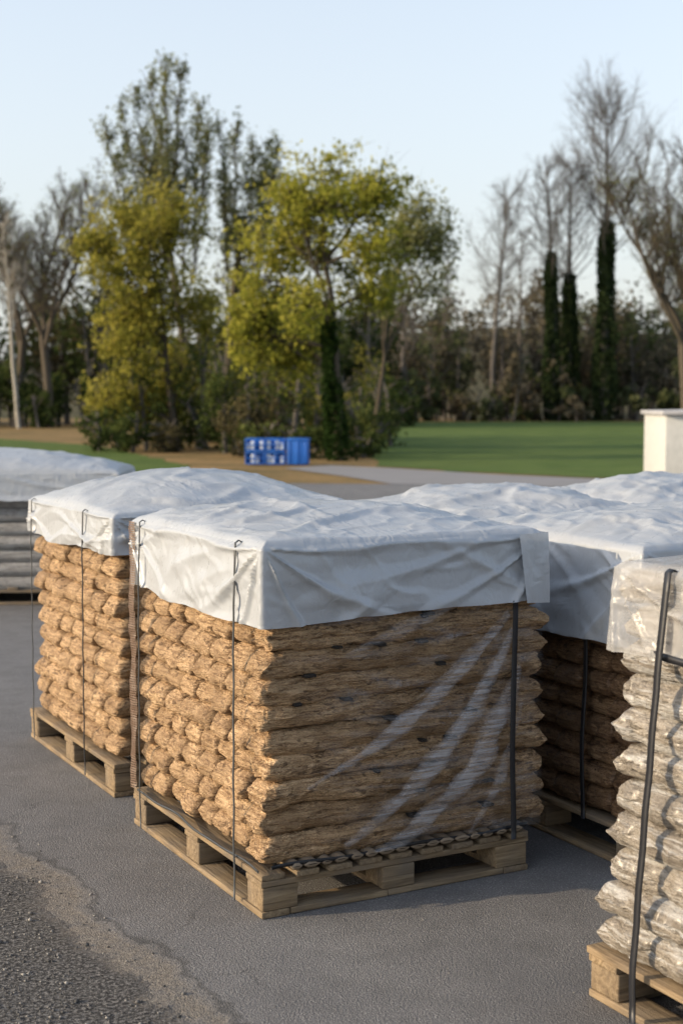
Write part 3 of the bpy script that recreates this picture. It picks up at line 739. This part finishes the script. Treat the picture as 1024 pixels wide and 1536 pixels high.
bare('bare_tree', -17.6, 86, 16.0, .30, .20, seed=31, leaders=4, nb=110, bk=BARK, leaves=(2, .2, .07, OLV))
bare('bare_tree', -20.2, 90, 15.5, .30, .22, seed=33, leaders=3, nb=90, bk=BARK, leaves=(2, .25, .07, OLV))
bare('birch_tree', -19.0, 84, 12, .15, .17, lean=-.06, seed=35, low=.45, nb=30, bk=BARK_PALE)
bare('bare_tree', -15.2, 92, 12.0, .2, .2, seed=37)
bare('bare_tree', 8.5, 118, 13.5, .2, .2, seed=41, nb=30)
bare('bare_tree', 14.3, 116, 15.0, .2, .2, seed=42, nb=30)
bare('bare_tree', 4.8, 112, 12.5, .18, .2, seed=43, nb=30)

# woodland mass
def mass(name, specs, leafsize, pals, trunks=True):
    Cs = []; Ts = []; S = []
    for (x, y, rx, rz, z, n, pi) in specs:
        k = max(3, int(n/40))
        q = rng.normal(size=(k, 3)); q /= np.linalg.norm(q, axis=1)[:, None]; q *= rng.uniform(.5, 1.0, (k, 1))
        cc = np.array([x, y, z])+q*np.array([rx, rx, rz])
        C = np.repeat(cc, 40, 0)+rng.normal(size=(k*40, 3))*np.array([rx, rx, rz])*.17
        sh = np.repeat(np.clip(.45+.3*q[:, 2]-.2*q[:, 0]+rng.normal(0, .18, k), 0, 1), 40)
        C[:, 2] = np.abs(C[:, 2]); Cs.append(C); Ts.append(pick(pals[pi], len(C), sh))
        if trunks:
            tx = x+rng.normal()*.4; S.append(((x, y, 0), (tx, y, z+rz*.6), .12*rx/2.5+.05, .05))
            for _ in range(5):
                t = rng.uniform(.3, .95); p = np.array([x+(tx-x)*t, y, (z+rz*.6)*t])
                S.append((p, p+np.array([rng.normal()*rx*.5, rng.normal()*rx*.3, rng.uniform(.5, 1.5)*rz*.5]), .04, .015))
    C = np.concatenate(Cs); V, F, T = leafquads(C, leafsize, np.concatenate(Ts))
    par = empty(name, (0, 0, 0)); mk('foliage', V, F, LEAF, par, False, tint=T)
    if trunks: V, F = tubes(S); mk('trunks', V, F, BARK_FAR, par)
WPN = [[(.024,.036,.014),(.055,.075,.024),(.10,.12,.036)], [(.040,.038,.022),(.09,.080,.042),(.155,.13,.065)], [(.05,.055,.014),(.15,.15,.034),(.28,.25,.06)], [(.034,.050,.016),(.09,.11,.034),(.16,.18,.06)]]
WPF = [[(.045,.055,.032),(.085,.10,.05),(.14,.15,.07)], [(.07,.062,.046),(.125,.11,.075),(.20,.17,.11)], [(.07,.07,.03),(.18,.17,.055),(.30,.26,.08)], [(.055,.07,.035),(.11,.13,.055),(.18,.19,.085)]]  # lighter, greyer than the near palette: distance haze put into leaf colour
sp = []
for _ in range(130):
    x = rng.uniform(2, 75); y = rng.uniform(114, 128); h = rng.uniform(6.5, 11.8)
    sp.append((x, y, rng.uniform(1.2, 2.6), h*.42, h*.58, 360, rng.choice([0, 1, 1, 3])))
for _ in range(70):
    x = rng.uniform(2, 60); y = rng.uniform(109.5, 114); h = rng.uniform(1.2, 5.5)
    sp.append((x, y, rng.uniform(.8, 1.7), h*.5, h*.5, 240, rng.choice([0, 1, 2, 3])))
for _ in range(100):
    x = rng.uniform(-60, 90); y = rng.uniform(150, 175); h = rng.uniform(4, 7.5); z0 = 6.5+x*.015
    sp.append((x, y, rng.uniform(2, 4), h*.5, z0+h*.5, 320, rng.choice([0, 1, 1, 3])))
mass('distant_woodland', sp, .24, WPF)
sp = []
for _ in range(120):
    x = rng.uniform(-55, 4); y = rng.uniform(90, 104); h = rng.uniform(7.0, 10.8)
    sp.append((x, y, rng.uniform(1.2, 2.6), h*.42, h*.58, 460, rng.choice([0, 0, 3, 3, 1])))
for _ in range(60):
    x = rng.uniform(-50, 4); y = rng.uniform(84, 90); h = rng.uniform(1.5, 4.5)
    sp.append((x, y, rng.uniform(.9, 1.6), h*.5, h*.5, 260, rng.choice([0, 0, 3])))
mass('distant_woodland', sp, .20, WPN)
sp = []
for _ in range(60):
    x = rng.uniform(-8.4, 1.8); y = rng.uniform(47, 62) if x < -2 else rng.uniform(43, 62); h = rng.uniform(1.0, 5.0)
    sp.append((x, y, rng.uniform(.6, 1.1), h*.5, h*.5, 480, rng.choice([0, 2, 3, 3])))
for (x, y, h) in [(-3.0,42,1.8),(-2.3,41,1.2),(-3.6,44,2.4),(-.9,40.5,1.0),(1.0,44,1.5),(-6.6,45,1.3),(-5.6,45.2,1.0),(-7.8,46,1.6),(-1.9,44,2.6),(.6,41,.7)]:
    sp.append((x, y, .75, h*.5, h*.5, 640, rng.choice([0, 3, 1])))
mass('undergrowth', sp, .08, WPN)

# ------------------------------------------------------------ blue crates & white shed
BLUE = simple('blue_plastic', (.012, .12, .48), .45); WHT = simple('white_plastic', (.6, .66, .74), .5)
par = empty('blue_crate_stack', (-2.45, 36.2, 0), R(-4))
fr = []; wh = []
for cx in range(2):
    for cz in range(2):
        x0 = cx*.52; z0 = .02+cz*.34; x1 = x0+.50; z1 = z0+.32
        for zz in (z0, z1-.035): fr += [(x0, x1, 0, .02, zz, zz+.035), (x0, x1, .38, .40, zz, zz+.035)]
        for xx in (x0, x0+.235, x1-.03): fr += [(xx, xx+.025, -.004, .024, z0+.002, z1-.002), (xx, xx+.025, .376, .404, z0+.002, z1-.002)]
        fr += [(x0+.004, x0+.496, .003, .017, z0+.14, z0+.17)]
        fr += [(x0-.004, x0+.02, .02, .38, z0, z1), (x1-.02, x1+.004, .02, .38, z0, z1), (x0, x1, .02, .38, z0+.004, z0+.02), (x0+.02, x1-.02, .17, .18, z0+.02, z1-.01)]
        for k in range(4):
            if (k+cx+cz) % 3: wh.append((x0+.03+k*.115, x0+.125+k*.115, .03, .12, z0+.03, z0+.20+.06*((k+cx) % 2)))
V, F = boxes(fr); mk('crates', V, F, BLUE, par, False, bevel=.004)
V, F = boxes(wh); mk('bottles', V, F, WHT, par, False, bevel=.02)
tb = [(1.08, 1.60, -.02, .50, .02, .62), (1.06, 1.62, -.04, .52, .621, .68), (1.10, 1.16, -.035, -.021, .05, .6), (1.31, 1.37, -.035, -.021, .05, .6), (1.52, 1.58, -.035, -.021, .05, .6)]
V, F = boxes(tb); mk('tub', V, F, BLUE, par, False, bevel=.012)
par = empty('white_storage_shed', (5.36, 23.6, 0), R(-3))
WALL = simple('cream_panel', (.46, .465, .445), .6); ROOFM = simple('grey_roof', (.36, .36, .37), .6); DK = simple('dark_gap', (.05, .05, .05), .8)
V, F = boxes([(0, 3.6, 0, 2.2, .06, 1.40)]); mk('walls', V, F, WALL, par, False, bevel=.01)
V, F = boxes([(-.06, 3.66, -.08, 2.28, 1.402, 1.47)]); V[:, 2] += V[:, 0]*.02; mk('roof', V, F, ROOFM, par, False, bevel=.01)
V, F = boxes([(.9+.9*i, .93+.9*i, -.006, .02, .08, 1.38) for i in range(3)]+[(.02, 3.58, .02, 2.18, 0, .058)]); mk('seams_and_plinth', V, F, DK, par, False)
V, F = boxes([(1.0, 1.72, -.02, -.008, .12, 1.34), (1.62, 1.68, -.05, -.021, .68, .72)]); mk('door', V, F, ROOFM, par, False)

# ------------------------------------------------------------ light, sky, camera
EL = 17; sd = Vector((-1.0, -.22, 0)).normalized()
d = Vector((sd.x*math.cos(R(EL)), sd.y*math.cos(R(EL)), math.sin(R(EL))))
sun = bpy.data.lights.new('sun', 'SUN'); sun.energy = 5.0; sun.angle = R(.6); sun.color = (1.0, .78, .51)
so = bpy.data.objects.new('sun', sun); scene.collection.objects.link(so); so.rotation_euler = d.to_track_quat('Z', 'Y').to_euler()
w = bpy.data.worlds.new('World'); scene.world = w; w.use_nodes = True
nt = w.node_tree; bg = nt.nodes['Background']; sk = nt.nodes.new('ShaderNodeTexSky'); sk.sky_type = 'NISHITA'
sk.sun_disc = False; sk.sun_elevation = R(EL); sk.sun_rotation = math.atan2(d.x, d.y)
sk.air_density = 1.0; sk.dust_density = 2.0; sk.ozone_density = 1.5
hs = nt.nodes.new('ShaderNodeHueSaturation'); hs.inputs['Saturation'].default_value = .68; hs.inputs['Value'].default_value = 2.3
nt.links.new(sk.outputs[0], hs.inputs['Color'])
tcw = nt.nodes.new('ShaderNodeTexCoord'); sp_ = nt.nodes.new('ShaderNodeSeparateXYZ'); nt.links.new(tcw.outputs['Generated'], sp_.inputs[0])
mr = nt.nodes.new('ShaderNodeMapRange'); nt.links.new(sp_.outputs[2], mr.inputs[0])
mr.inputs[1].default_value = 0; mr.inputs[2].default_value = .45; mr.inputs[3].default_value = .8; mr.inputs[4].default_value = .10
mx = nt.nodes.new('ShaderNodeMix'); mx.data_type = 'RGBA'; nt.links.new(mr.outputs[0], mx.inputs[0])
nt.links.new(hs.outputs[0], mx.inputs[6]); mx.inputs[7].default_value = (5.0, 5.1, 5.1, 1)
nt.links.new(mx.outputs[2], bg.inputs[0]); bg.inputs[1].default_value = .15
cam = bpy.data.cameras.new('camera'); co = bpy.data.objects.new('camera', cam); scene.collection.objects.link(co)
co.location = (0, 0, 1.65); co.rotation_euler = (R(90-4.5), 0, 0)
cam.sensor_fit = 'VERTICAL'; cam.sensor_height = 36; cam.lens = 50; cam.clip_end = 3000
cam.dof.use_dof = True; cam.dof.focus_distance = 4.7; cam.dof.aperture_fstop = 3.2
scene.camera = co
